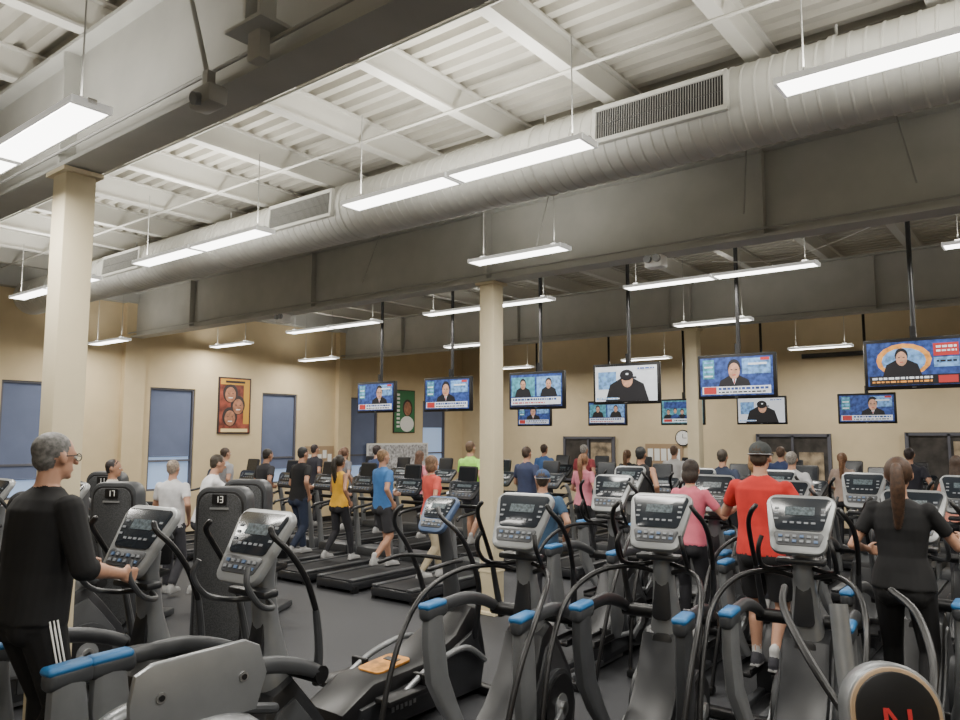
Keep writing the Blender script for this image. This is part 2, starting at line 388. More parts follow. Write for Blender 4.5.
# ------------------------------------------------------------------ wall items
PY=mat('poster_gold',(0.55,0.30,0.04),0.5);PR=mat('poster_red',(0.22,0.05,0.03),0.5,noise=0.5,nscale=6);PBk=mat('poster_dark',(0.03,0.02,0.02),0.5);PS=mat('poster_skin',(0.36,0.16,0.09),0.5,noise=0.3,nscale=12);PG=mat('poster_green',(0.03,0.18,0.07),0.5);PT=mat('poster_type',(0.75,0.6,0.3),0.5)
def poster(name,y,z,w,h,kind):
    b=MB(); b.box((0,0,0),(0.03,w,h),PBk)
    if kind==0:
        b.box((0.017,0,0),(0.004,w-0.06,h-0.06),PR); b.box((0.02,0,0.42*h),(0.004,w-0.08,0.10*h),PY); b.box((0.02,0.36*w,0.03),(0.004,0.18*w,0.7*h),PY)
        for (yy,zz,r) in ((-0.12,0.24,0.17),(0.08,-0.02,0.17),(-0.12,-0.28,0.17)):
            b.ell((0.02,yy,zz+0.03),(0.006,r*1.12,r*1.25),PBk); b.ell((0.024,yy,zz),(0.006,r*0.8,r),PS)
            b.box((0.03,yy,zz-0.07),(0.003,r*0.6,0.02),WHITE)
            for q in (-1,1): b.box((0.03,yy+q*0.055,zz+0.03),(0.003,0.035,0.015),PBk)
        b.box((0.02,0,-0.44*h),(0.004,w-0.14,0.06*h),PT); b.box((0.023,0,0.42*h),(0.004,w*0.6,0.04*h),PBk)
    else:
        b.box((0.017,0,0),(0.004,w-0.05,h-0.05),PG); b.ell((0.02,0.12,0.1),(0.006,0.2,0.24),PBk); b.ell((0.024,0.12,0.08),(0.006,0.15,0.2),PS)
        b.ell((0.02,0.1,-0.35),(0.006,0.28,0.22),WHITE)
        for k in range(9): b.box((0.022,-0.3*w,0.45*h-0.08-k*0.11),(0.004,0.12,0.06),WHITE)
    b.obj(name,(XL+0.02,y,z))
poster('wall_poster',9.75,2.78,0.82,1.25,0); poster('wall_poster',15.2,2.78,0.85,1.2,1)
b=MB(); b.box((0,0,0),(0.03,2.4,1.1),WHITE); b.box((0.018,0,0),(0.01,2.3,1.0),mat('paper_notice',(0.5,0.5,0.52),0.6,noise=0.5,nscale=14)); b.obj('notice_board',(XL+0.02,15.0,1.35),smooth=False)
b=MB(); b.box((0,0,0),(0.03,0.9,0.5),TAN)
for k in range(5): b.box((0.02,-0.33+k*0.16,0.05*((k%2)*2-1)),(0.006,0.12,0.2),WHITE)
b.obj('bulletin_board',(XL+0.02,12.2,1.6),smooth=False)
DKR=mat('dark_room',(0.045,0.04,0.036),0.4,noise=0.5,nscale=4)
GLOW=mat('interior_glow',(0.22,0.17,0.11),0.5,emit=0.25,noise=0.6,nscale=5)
def wallunit(name,x0,x1,z0,z1,kind=0):
    w=x1-x0;h=z1-z0; b=MB()
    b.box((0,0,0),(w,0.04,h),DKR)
    for s_ in (-1,1): b.box((s_*(w/2),-0.02,0),(0.07,0.08,h+0.07),FRAME); b.box((0,-0.02,s_*h/2),(w,0.08,0.07),FRAME)
    b.box((0,-0.03,0),(0.05,0.06,h),FRAME)
    if kind==0:
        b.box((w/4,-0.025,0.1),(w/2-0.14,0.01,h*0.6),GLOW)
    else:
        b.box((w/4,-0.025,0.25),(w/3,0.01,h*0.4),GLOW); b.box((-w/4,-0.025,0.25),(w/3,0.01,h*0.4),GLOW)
        for s_ in (-1,1): b.box((s_*0.08,-0.05,-0.05),(0.02,0.04,0.2),STEEL)
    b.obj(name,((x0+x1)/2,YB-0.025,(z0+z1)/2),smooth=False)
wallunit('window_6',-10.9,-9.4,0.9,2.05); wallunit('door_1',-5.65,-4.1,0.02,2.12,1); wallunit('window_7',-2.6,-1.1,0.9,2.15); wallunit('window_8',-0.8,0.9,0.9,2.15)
b=MB(); b.box((0,0,0),(1.0,0.03,0.6),TAN)
for k in range(5): b.box((-0.36+k*0.18,-0.02,0.03),(0.14,0.006,0.3),WHITE)
b.obj('bulletin_board',(-8.0,YB-0.02,1.6),smooth=False)
b=MB(); b.cyl((0,0,0),(0,-0.05,0),0.20,BLACK,seg=32); b.cyl((0,-0.045,0),(0,-0.055,0),0.175,WHITE,seg=32); b.box((0,-0.06,0.05),(0.012,0.004,0.1),BLACK); b.box((0.05,-0.06,0),(0.1,0.004,0.012),BLACK)
for k in range(12):
    a=k*math.pi/6; b.box((0.15*math.sin(a),-0.058,0.15*math.cos(a)),(0.012,0.004,0.012),BLACK)
b.obj('wall_clock',(-7.48,YB,2.05))
b=MB(); b.box((0,0,0),(3.2,0.06,0.10),MGREY,bev=0.01); b.obj('trim_3',(-3.0,YB-0.05,3.9))
# ------------------------------------------------------------------ machines
def console(b,c,tilt=40,w=0.42,h=0.34,frame=SILVL,M=None):
    X=RM(math.radians(90-tilt),0,0,c)
    if M is not None: X=M@X
    b.prism(rrect(w*0.80,h,0.07,wt=w),0.05,frame,X,bev=0.016)
    b.prism(rrect(w*0.78-0.04,h*0.56,0.03,wt=w-0.05),0.010,SCR,X@RM(loc=(0,h*0.15,0.026)),bev=0.002)
    b.prism(rrect(w*0.62,h*0.22,0.02,wt=w*0.70),0.008,MGREY if frame!=MGREY else DGREY,X@RM(loc=(0,-h*0.27,0.026)),bev=0.002)
    for i in range(6):
        for j in range(2):
            b.box((-w*0.25+i*w*0.10,-h*0.23-j*h*0.08,0.033),(w*0.055,h*0.04,0.006),BTN if (i+j)%3 else BTNB,M=X)
    b.box((0,h*0.20,0.0325),(w*0.42,h*0.14,0.002),mat('lcd_glow',(0.07,0.09,0.10),0.3,emit=0.2,noise=0.6,nscale=60),M=X)
    for i in range(5): b.box((-w*0.2+i*w*0.1,h*0.0,0.0325),(w*0.06,h*0.03,0.003),BTN,M=X)
    for q in (-1,1):
        for j in range(3): b.box((q*w*0.33,h*0.06+j*h*0.09,0.0325),(w*0.06,h*0.03,0.003),BTN,M=X)
    b.prism(rrect(w*0.5,h*0.6,0.05),0.05,DGREY,X@RM(loc=(0,0,-0.04)),bev=0.015)
YZ=Matrix(((0,0,1,0),(1,0,0,0),(0,1,0,0),(0,0,0,1)))
def elliptical(variant=0,rails=True):
    b=MB()
    body=[(-0.5,0.06),(0.5,0.06),(0.53,0.25),(0.45,0.5),(0.28,0.72),(0.14,0.88),(0.0,0.82),(-0.12,0.6),(-0.3,0.42),(-0.5,0.3)]
    b.prism(body,0.30,DGREY,YZ,bev=0.035)
    b.prism([(p[0]*0.8+0.02,p[1]*0.8+0.08) for p in body],0.335,MGREY if variant==0 else BLACK,YZ,bev=0.02)
    for s_ in (-1,1):
        b.cyl((s_*0.165,0.12,0.34),(s_*0.20,0.12,0.34),0.24,MGREY,seg=32)
        b.cyl((s_*0.20,0.12,0.34),(s_*0.215,0.12,0.34),0.21,BLACK,seg=32)
        b.cyl((s_*0.21,0.12,0.34),(s_*0.225,0.12,0.34),0.09,SILV,seg=24)
        b.cyl((s_*0.21,0.12,0.34),(s_*0.25,0.12,0.34),0.045,STEEL)
        b.box((s_*0.235,0.03,0.29),(0.03,0.26,0.06),SILV,rot=(0.5,0,0),bev=0.01)
    b.box((0,0.48,0.04),(0.66,0.10,0.07),BLACK,bev=0.02); b.box((0,-1.12,0.04),(0.78,0.10,0.07),BLACK,bev=0.02)
    for s_ in (-1,1): b.box((s_*0.10,-0.6,0.06),(0.06,1.05,0.06),MGREY,bev=0.015)
    R=[]
    for (z,y,w,d) in ((0.45,0.12,0.17,0.16),(0.65,0.12,0.14,0.13),(0.9,0.10,0.095,0.10),(1.15,0.06,0.07,0.06),(1.38,0.03,0.065,0.05),(1.5,0.03,0.09,0.04)):
        R.append([(w*math.copysign(abs(math.cos(a))**0.7,math.cos(a)),y+d*math.copysign(abs(math.sin(a))**0.7,math.sin(a)),z) for a in [2*math.pi*k/20 for k in range(20)]])
    b.rings(R,SILV)
    b.prism(rrect(0.13,0.30,0.04,wt=0.09),0.02,DGREY,RM(math.radians(82),0,0,(0,-0.0,1.06)),bev=0.005)
    b.prism(rrect(0.20,0.34,0.04,wt=0.13),0.02,BLACK,RM(math.radians(80),0,0,(0,-0.035,0.66)),bev=0.005)
    console(b,(0,-0.03,1.56),tilt=33,w=0.43,h=0.42)
    b.box((0,-0.03,1.33),(0.30,0.1,0.04),DGREY,bev=0.015)
    for s_ in (-1,1):
        b.tube([(s_*0.06,0.02,1.28),(s_*0.17,-0.04,1.27),(s_*0.22,-0.16,1.31),(s_*0.22,-0.24,1.42),(s_*0.20,-0.22,1.50)],0.015,BLACK if rails else MGREY)
        if rails:
            b.tube([(s_*0.06,0.04,1.22),(s_*0.20,-0.08,1.26),(s_*0.34,-0.32,1.24),(s_*0.415,-0.60,1.12),(s_*0.42,-0.84,0.86),(s_*0.40,-1.02,0.45),(s_*0.37,-1.12,0.06)],0.017,BLACK,seg=12)
        # moving handlebar
        hm=DGREY if rails else MGREY
        b.tube([(s_*0.27,0.18,0.86),(s_*0.30,0.16,1.05),(s_*0.315,0.12,1.25)],[0.026,0.022,0.018],hm)
        b.tube([(s_*0.315,0.12,1.25),(s_*0.325,0.04,1.42),(s_*0.315,-0.06,1.56),(s_*0.28,-0.13,1.64),(s_*0.25,-0.13,1.68)],0.016,BLACK,rnd=True)
        # upper rocker arm with blue elbow
        b.cyl((s_*0.10,0.16,0.92),(s_*0.33,0.16,0.92),0.045,BLACK)
        b.tube([(s_*0.30,0.18,0.92),(s_*0.31,0.0,1.0),(s_*0.32,-0.22,1.055),(s_*0.32,-0.50,1.06)],[0.036,0.040,0.042,0.042],MGREY if variant==0 else DGREY,seg=14,sx=0.75,sy=1.0,up=(0,0,1))
        b.box((s_*0.32,-0.60,1.045),(0.085,0.24,0.10),MGREY,bev=0.035,seg=3)
        b.box((s_*0.32,-0.61,1.085),(0.090,0.22,0.045),BLUE,bev=0.022,seg=3)
        LR=[]
        for (z,y,x,w,d) in ((1.03,-0.61,0.32,0.04,0.08),(0.85,-0.60,0.32,0.042,0.095),(0.62,-0.57,0.31,0.042,0.10),(0.45,-0.50,0.28,0.04,0.085),(0.31,-0.44,0.235,0.035,0.06)):
            LR.append([(s_*x+w*math.copysign(abs(math.cos(a))**0.6,math.cos(a)),y+d*math.copysign(abs(math.sin(a))**0.6,math.sin(a)),z) for a in [2*math.pi*k/16 for k in range(16)]])
        b.rings(LR,SILV if variant==0 else MGREY)
        b.box((s_*0.17,-0.62-0.06*s_,0.27+0.03*s_),(0.15,0.40,0.04),BLACK,bev=0.015)
        b.box((s_*0.17,-0.43-0.06*s_,0.31+0.03*s_),(0.15,0.03,0.07),BLACK,bev=0.01)
        for q in (-1,1): b.box((s_*0.17+q*0.07,-0.62-0.06*s_,0.30+0.03*s_),(0.014,0.38,0.04),BLACK,bev=0.005)
        b.tube([(s_*0.17,-0.45-0.06*s_,0.26+0.03*s_),(s_*0.23,-0.1,0.27)],0.022,SILV,sm=False)
    return b
ELA=elliptical(0).mesh('elliptical_a'); ELB=elliptical(1).mesh('elliptical_b'); ELC=elliptical(0,False).mesh('elliptical_c')
def treadmill():
    b=MB()
    b.box((0,-0.35,0.10),(0.74,1.75,0.12),DGREY,bev=0.03); b.box((0,-0.4,0.165),(0.5,1.6,0.02),RUB,bev=0.004)
    for s_ in (-1,1):
        b.box((s_*0.315,-0.4,0.175),(0.10,1.62,0.03),MGREY,bev=0.01)
        b.box((s_*0.34,-1.15,0.05),(0.08,0.1,0.1),BLACK,bev=0.01)
        b.tube([(s_*0.37,0.52,0.15),(s_*0.37,0.46,0.7),(s_*0.36,0.36,1.15),(s_*0.33,0.30,1.28)],[0.045,0.04,0.035,0.03],SILV,seg=12,sx=0.8,sy=1.3,up=(0,1,0))
        b.tube([(s_*0.36,0.34,1.12),(s_*0.37,0.1,1.06),(s_*0.37,-0.25,1.02),(s_*0.37,-0.32,0.98)],0.022,BLACK,rnd=True)
    b.box((0,0.6,0.2),(0.72,0.36,0.22),MGREY,bev=0.06); b.box((0,0.45,1.08),(0.66,0.05,0.06),BLACK,bev=0.02)
    console(b,(0,0.27,1.33),tilt=30,w=0.62,h=0.30,frame=DGREY)
    b.prism(rrect(0.34,0.24,0.03),0.04,BLACK,RM(math.radians(80),0,0,(0,0.36,1.56)),bev=0.01)
    b.prism(rrect(0.30,0.20,0.02),0.008,SCR,RM(math.radians(80),0,0,(0,0.338,1.562)))
    b.box((0,0.36,1.44),(0.08,0.04,0.1),BLACK)
    return b
TRM=treadmill().mesh('treadmill')
def arc():
    b=MB()
    b.prism([(-1.25,0.03),(0.35,0.03),(0.42,0.3),(0.32,0.7),(0.2,0.74),(0.0,0.55),(-0.35,0.42),(-0.9,0.40),(-1.2,0.26)],0.42,BLACK,YZ,bev=0.06)
    b.prism([(-1.1,0.06),(0.3,0.06),(0.34,0.3),(0.22,0.55),(-0.4,0.33),(-1.05,0.26)],0.48,DGREY,YZ,bev=0.03)
    b.prism(rrect(0.24,0.36,0.05),0.02,ORNG,RM(math.radians(4),0,0,(0,-0.60,0.42)),bev=0.004)
    b.prism(rrect(0.14,0.06,0.01),0.01,BLACK,RM(math.radians(4),0,0,(0,-0.52,0.435)))
    for s_ in (-1,1):
        b.tube([(s_*0.28,0.28,0.3),(s_*0.30,0.0,0.46),(s_*0.31,-0.4,0.42),(s_*0.31,-0.7,0.30)],0.024,SILV,seg=12)
        b.box((s_*0.33,-0.74,0.30),(0.16,0.42,0.05),BLACK,bev=0.02); b.box((s_*0.33,-0.54,0.35),(0.16,0.04,0.1),BLACK,bev=0.01)
        b.tube([(s_*0.24,0.2,0.5),(s_*0.32,0.15,0.9),(s_*0.34,0.0,1.2),(s_*0.34,-0.15,1.38),(s_*0.25,-0.24,1.5),(s_*0.2,-0.22,1.56)],[0.028,0.024,0.02,0.018,0.018,0.018],DGREY,rnd=True)
        b.tube([(s_*0.06,0.14,1.1),(s_*0.22,0.05,1.12),(s_*0.28,-0.15,1.14),(s_*0.27,-0.4,1.12)],0.018,BLACK,rnd=True)
        for k in range(6): b.box((s_*0.243,-0.75+k*0.045,0.18+0.008*(k%2)),(0.004,0.028,0.035),SILV)
    b.tube([(0,0.22,0.6),(0,0.16,1.0),(0,0.06,1.42)],[0.09,0.06,0.05],MGREY,seg=14)
    console(b,(0,0.0,1.48),tilt=35,w=0.36,h=0.34,frame=mat('console_blue_frame',(0.06,0.10,0.19),0.4))
    b.box((0,0.35,0.04),(0.7,0.1,0.07),BLACK,bev=0.02); b.box((0,-1.2,0.04),(0.6,0.1,0.07),BLACK,bev=0.02)
    return b
ARC=arc().mesh('arc_trainer')
def tower(num):
    b=MB(); prof=rrect(0.60,1.6,0.14,n=7,wt=0.56)
    X=RM(math.radians(90),0,0,(0,0,0.82))
    b.prism(prof,0.20,MGREY,X,bev=0.03)
    b.prism([(p[0]*0.88,p[1]*0.95) for p in prof],0.22,BLACK,X,bev=0.01)
    b.prism([(p[0]*0.82,p[1]*0.92) for p in prof],0.24,mat('perforated_panel',(0.045,0.047,0.05),0.6,noise=0.5,nscale=90),X,bev=0.01)
    b.box((0,-0.13,1.50),(0.15,0.012,0.10),BLACK)
    segs={'1':'bc','3':'abgcd','7':'abc','8':'abcdefg','5':'afgcd'}
    sg={'a':(0,0.03,1),'g':(0,0,1),'d':(0,-0.03,1),'b':(0.015,0.015,0),'c':(0.015,-0.015,0),'f':(-0.015,0.015,0),'e':(-0.015,-0.015,0)}
    for k,ch in enumerate(num):
        for q in segs[ch]:
            dx,dz,hz=sg[q]; b.box(((k-0.5)*0.05+dx,-0.138,1.50+dz),(0.03 if hz else 0.008,0.004,0.008 if hz else 0.03),WHITE)
    b.box((0,-0.13,1.41),(0.2,0.008,0.02),SILVL)
    b.box((0,0.35,0.05),(0.5,0.9,0.08),MGREY,bev=0.02)
    b.tube([(0,0.75,0.08),(0,0.78,0.6),(0,0.6,1.2),(0,0.1,1.55)],0.04,SILV,seg=10)
    b.box((0,0.62,0.5),(0.34,0.4,0.08),BLACK,bev=0.03); b.box((0,0.84,0.85),(0.34,0.08,0.55),BLACK,bev=0.03,rot=(-0.15,0,0))
    for s_ in (-1,1): b.tube([(s_*0.2,0.1,1.2),(s_*0.36,0.3,1.15),(s_*0.36,0.5,0.95)],0.02,SILV,rnd=True)
    return b
def stepper():
    b=MB(); s_=1
    PX=Matrix.Translation((0.20,0,0.14))@YZ
    b.prism([(-0.29,0.88),(0.25,0.86),(0.30,1.0),(0.26,1.12),(0.19,1.155),(-0.21,1.15),(-0.28,1.12),(-0.30,1.02)],0.03,SILV,PX,bev=0.008)
    for (yy,zz) in ((-0.18,1.16),(0.18,1.15)):
        b.cyl((0.18,yy,zz),(0.222,yy,zz),0.020,STEEL,seg=16); b.cyl((0.17,yy,zz),(0.226,yy,zz),0.012,BLACK,seg=12)
    for s_ in (-1,1):
        b.tube([(s_*0.20,-0.42,0.05),(s_*0.20,-0.38,0.6),(s_*0.20,-0.24,0.92),(s_*0.20,0.0,1.0),(s_*0.20,0.25,0.92),(s_*0.20,0.42,0.58),(s_*0.20,0.52,0.05)],0.036,SILV,seg=12,sx=1.0,sy=1.3)
        b.tube([(s_*0.20,0.2,0.94),(s_*0.2,0.45,0.86),(s_*0.21,0.66,0.80)],0.026,MGREY,seg=10,rnd=True)
        b.tube([(s_*0.17,-0.28,0.1),(s_*0.17,-0.2,0.6),(s_*0.17,0.0,0.80),(s_*0.17,0.2,0.6),(s_*0.17,0.32,0.1)],0.03,MGREY,seg=10)
        b.box((s_*0.12,0.62,0.42+0.06*s_),(0.16,0.36,0.05),BLACK,bev=0.02)
    b.box((0,0,0.52),(0.24,0.5,0.62),DGREY,bev=0.10,seg=4)
    b.box((0,-0.42,0.04),(0.5,0.1,0.07),BLACK,bev=0.02); b.box((0,0.5,0.04),(0.5,0.1,0.07),BLACK,bev=0.02); b.box((0,0.05,0.04),(0.12,0.95,0.05),BLACK,bev=0.02)
    b.cyl((-0.2,-0.05,0.99),(0.2,-0.05,0.99),0.025,STEEL); b.box((0.185,0,1.03),(0.02,0.12,0.12),MGREY,bev=0.008)
    return b
def roundcover():
    b=MB(); X=RM(math.radians(78),0,0,(0,0.05,0.82))
    def D(w,h):
        out=[(w/2,-h/2)]
        for i in range(17):
            a=math.pi*i/16; out.append((w/2*math.cos(a),h/2-w/2+w/2*math.sin(a)))
        out.append((-w/2,-h/2)); return out
    b.prism(D(0.42,0.75),0.16,SILV,X,bev=0.03); b.prism(D(0.385,0.715),0.175,TAN,X,bev=0.01); b.prism(D(0.35,0.68),0.19,BLACK,X,bev=0.01)
    Y=X@RM(loc=(0,0,0.097))
    for (c,d,r) in (((-0.05,0.12,0),(0.018,0.13,0.004),0),((0.0,0.12,0.001),(0.016,0.15,0.004),0.6),((0.05,0.12,0),(0.018,0.13,0.004),0)): b.box(c,d,RED,rot=(0,0,r),M=Y)
    b.box((0,0.0,0),(0.2,0.02,0.004),SILVL,M=Y); b.box((0,-0.04,0),(0.14,0.012,0.004),SILVL,M=Y)
    b.box((0,0.35,0.3),(0.3,0.8,0.45),DGREY,bev=0.08,seg=3)
    for s_ in (-1,1):
        b.tube([(s_*0.16,0.1,0.9),(s_*0.28,0.3,1.12),(s_*0.33,0.6,1.3),(s_*0.28,0.8,1.38)],0.02,BLACK,rnd=True)
        b.box((s_*0.22,0.45,0.35+s_*0.05),(0.15,0.36,0.04),BLACK,bev=0.015)
        b.box((s_*0.22,0.2,0.3),(0.04,0.5,0.05),SILV,bev=0.01)
    b.tube([(0,0.5,0.4),(0,0.7,0.9),(0,0.8,1.3)],0.05,SILV,seg=12)
    b.box((0,-0.05,0.05),(0.6,0.1,0.08),BLACK,bev=0.02); b.box((0,0.7,0.05),(0.6,0.1,0.08),BLACK,bev=0.02); b.box((0,0.05,0.3),(0.26,0.2,0.5),DGREY,bev=0.05)
    return b
for i,(x,y,rz) in enumerate(((-4.08,2.18,0.15),(-3.40,2.45,0.05),(-2.95,4.25,0.12),(-2.2,4.8,0.12),(-1.4,5.2,0.10),
        (-1.98,6.9,0),(-0.90,6.25,0),(-2.8,7.35,0),(-3.6,6.75,0.03),(-0.0,6.6,0),
        (-4.4,8.7,0),(-3.5,8.7,0),(-2.6,8.75,0),(-1.7,8.7,0),(-0.8,8.7,0),(0.1,8.7,0),(-6.7,2.9,0),(-7.7,2.7,0))):
    place(ELC if (i in(0,1,6,16,17) or i>9) else (ELA if i%3 else ELB),'elliptical_machine',(x,y,0),rz)
for x in (-6.95,-8.05,-9.05,-10.0,-11.0,-12.2,-13.3): place(TRM,'treadmill',(x,8.25,0))
for x in (-12.7,-11.75,-10.8,-9.65,-8.25,-7.2,-6.1,-5.1): place(TRM,'treadmill',(x,10.9,0))
for x in (-4.1,-3.1,-2.1,-1.1,0): place(TRM,'treadmill',(x,11.6,0))
for x in (-9,-8,-7,-6,-4.0,-3,-2,-1): place(TRM,'treadmill',(x,14.2,0))
place(ARC,'arc_trainer',(-4.16,4.75,0))
for (x,y,n,r) in ((-6.75,4.45,'13',0.5),(-8.35,4.15,'17',0.5),(-9.05,3.85,'15',0.5),(-10.8,5.2,'11',0.5),(-7.6,5.3,'31',0.5)):
    tower(n).obj('weight_stack_machine',(x,y,0),r)
stepper().obj('stair_stepper',(-2.96,1.74,0))
me=roundcover().mesh('stair_climber'); place(me,'stair_climber',(-0.64,3.72,0),0.5,0.96)
# ------------------------------------------------------------------ people
def ik(a,c,l1,l2,pole):
    d=c-a; D=min(d.length,(l1+l2)*0.995); u=d.normalized(); c=a+u*D
    p=(l1*l1-l2*l2+D*D)/(2*D); h=math.sqrt(max(l1*l1-p*p,0))
    w=pole-u*pole.dot(u); w.normalize()
    return a+u*p+w*h,c
def hand(b,W,F,N,T,m,curl=1.0,k=1.0):
    F=F.normalized(); N=(N-F*N.dot(F)).normalized(); T=(T-F*T.dot(F)-N*T.dot(N)).normalized()
    for i,(o,l) in enumerate(((0.030,0.95),(0.010,1.06),(-0.010,1.0),(-0.029,0.8))):
        kn=W+F*0.088*k+T*o*k
        b.cap(W+F*0.012*k+T*o*0.55*k,kn,0.016*k,0.013*k,m,seg=8)
        p=kn
        for a,L,r in ((0.55,0.044,0.0095),(1.35,0.027,0.0088),(2.0,0.022,0.008)):
            a*=curl; q=p+(F*math.cos(a)+N*math.sin(a))*L*l*k
            b.cap(p,q,r*k,r*0.92*k,m,seg=8); p=q
    p=W+F*0.025*k+T*0.028*k; q=p+(T*0.55+F*0.65+N*0.35).normalized()*0.042*k; r=q+(F*0.7+N*0.8*curl+T*0.1).normalized()*0.032*k
    b.cap(p,q,0.014*k,0.011*k,m,seg=8); b.cap(q,r,0.011*k,0.009*k,m,seg=8)
def fab(c): return mat('fabric_%.3f_%.3f_%.3f'%c,c,0.85,noise=0.12,nscale=9)
def skn(c): return mat('skin_%.2f_%.2f_%.2f'%c,c,0.5)
def hr_(c): return mat('hair_%.3f_%.3f_%.3f'%c,c,0.6,noise=0.4,nscale=50)
SK1=(0.46,0.25,0.165);SK2=(0.38,0.20,0.125)
def person(x,y,z,yaw=0,H=1.75,shirt=(0.02,0.02,0.02),pants=(0.02,0.02,0.025),skin=SK1,hair=(0.04,0.025,0.015),shoe=(0.4,0.4,0.4),sleeve='short',legs='long',
           fem=False,lean=0.0,hl=None,hr=None,fl=(0.12,0.0),fr=(-0.12,0.05),style='short',vox=0.014,hy=0.0,hp=0.0,glasses=False,build=1.0,cap=None,name=None,curl=1.0,stripe=False):
    b=MB(); ex=MB(); S=skn(skin); C=fab(shirt); Pn=fab(pants); Hm=hr_(hair); Sh=fab(shoe)
    U=Matrix.Translation((0,0,0.95))@Euler((-lean,0,0)).to_matrix().to_4x4()@Matrix.Translation((0,0,-0.95))
    if fem: rs=[(0.90,0.182,0.125,-0.01),(1.0,0.168,0.108,0),(1.1,0.133,0.092,0),(1.2,0.142,0.10,0.008),(1.28,0.155,0.118,0.015),(1.36,0.155,0.10,0.005),(1.42,0.14,0.08,0),(1.455,0.09,0.06,0),(1.475,0.055,0.048,0)]
    else: rs=[(0.88,0.182,0.128,0),(1.0,0.172,0.124,0.005),(1.1,0.165,0.120,0.01),(1.2,0.172,0.122,0.01),(1.3,0.184,0.127,0.01),(1.38,0.185,0.115,0),(1.43,0.16,0.09,-0.005),(1.465,0.10,0.068,-0.005),(1.49,0.062,0.055,0)]
    def ring(z,w,d,yo,n=24,e=0.82):
        return [(w*build*math.copysign(abs(math.cos(a))**e,math.cos(a)),yo+d*build*math.copysign(abs(math.sin(a))**e,math.sin(a)),z) for a in [2*math.pi*k/n for k in range(n)]]
    b.rings([ring(*r) for r in rs],C,M=U)
    b.rings([ring(0.80,0.13,0.09,0),ring(0.86,0.165,0.112,-0.01),ring(0.93,0.168 if not fem else 0.172,0.112,-0.008),ring(1.0,0.155,0.10,0)],Pn)
    for s_ in (-1,1): b.ell((s_*0.075,-0.05,0.87),(0.085,0.085,0.09),Pn)
    b.cap((0,-0.015,1.42),(0,0.0,1.57),0.058 if not fem else 0.050,0.052 if not fem else 0.045,S,M=U)
    MH=U@Matrix.Translation((0,0.01,1.635))@Euler((-hp,0,hy)).to_matrix().to_4x4()
    b.ell((0,-0.005,0.02),(0.073,0.093,0.092),S,M=MH); b.ell((0,0.025,-0.045),(0.056,0.062,0.068),S,M=MH)
    b.cap((-0.012,0.068,-0.092),(0.012,0.068,-0.092),0.016,0.016,S,M=MH,seg=8)
    b.cap((0,0.088,0.002),(0,0.110,-0.028),0.008,0.013,S,M=MH,seg=8); b.cap((-0.035,0.076,0.018),(0.035,0.076,0.018),0.012,0.012,S,M=MH,seg=8)
    b.cap((-0.018,0.081,-0.062),(0.018,0.081,-0.062),0.008,0.008,skn((skin[0]*0.85,skin[1]*0.55,skin[2]*0.55)),M=MH,seg=8)
    for s_ in (-1,1):
        b.ell((s_*0.078,-0.002,-0.008),(0.012,0.020,0.032),S,M=MH,rot=(0.15,0,s_*0.25),seg=10,rg=8)
        ex.ell((s_*0.029,0.083,-0.001),(0.012,0.009,0.008),WHITE,M=MH,seg=10,rg=6); ex.ell((s_*0.029,0.090,-0.001),(0.005,0.004,0.005),BLACK,M=MH,seg=8,rg=6)
    if style!='bald':
        b.ell((0,-0.020,0.036),(0.079,0.093,0.084),Hm,M=MH); b.ell((0,-0.050,-0.01),(0.068,0.050,0.062),Hm,M=MH)
        if style in('pony','long','bob'): b.ell((0,-0.02,0.02),(0.087,0.09,0.098),Hm,M=MH)
    if style=='pony':
        b.tube([(0,-0.10,0.05),(0.01,-0.15,0.03),(0.015,-0.16,-0.08),(0.01,-0.14,-0.2),(0,-0.125,-0.34)],[0.025,0.038,0.046,0.042,0.014],Hm,M=MH,rnd=True)
    if style=='long':
        b.rings([[(0.085*math.cos(a),-0.03+0.07*math.sin(a),q) for a in [2*math.pi*k/16 for k in range(16)]] for q in (0.0,)]+[[(0.095*math.cos(a),-0.055+0.05*math.sin(a),q) for a in [2*math.pi*k/16 for k in range(16)]] for q in (-0.12,-0.22)],Hm,M=MH)
    if style=='bob': b.ell((0,-0.035,-0.05),(0.09,0.07,0.09),Hm,M=MH)
    if cap:
        K=fab(cap); b.ell((0,-0.008,0.045),(0.087,0.104,0.083),K,M=MH); ex.ell((0,0.115,0.035),(0.068,0.07,0.008),K,M=MH,rot=(-0.15,0,0)); ex.ell((0,-0.008,0.13),(0.01,0.01,0.006),K,M=MH)
        ex.tube([(0.089*math.cos(a),-0.008+0.106*math.sin(a),0.022) for a in [2*math.pi*k/24 for k in range(25)]],0.006,SILV,seg=6,sm=False,M=MH)
    if glasses:
        for s_ in (-1,1):
            pts=[(s_*0.032+0.024*math.cos(a),0.100,0.0+0.018*math.sin(a)) for a in [2*math.pi*k/12 for k in range(13)]]
            ex.tube(pts,0.0025,BLACK,seg=5,sm=False,M=MH)
            ex.tube([(s_*0.056,0.098,0.006),(s_*0.082,0.05,0.008),(s_*0.084,-0.01,0.004)],0.0028,BLACK,seg=5,sm=False,M=MH)
        ex.cyl((-0.009,0.101,0.003),(0.009,0.101,0.003),0.0022,BLACK,seg=5,M=MH)
    sw=0.150 if fem else 0.180; ar=0.85 if fem else 1.0
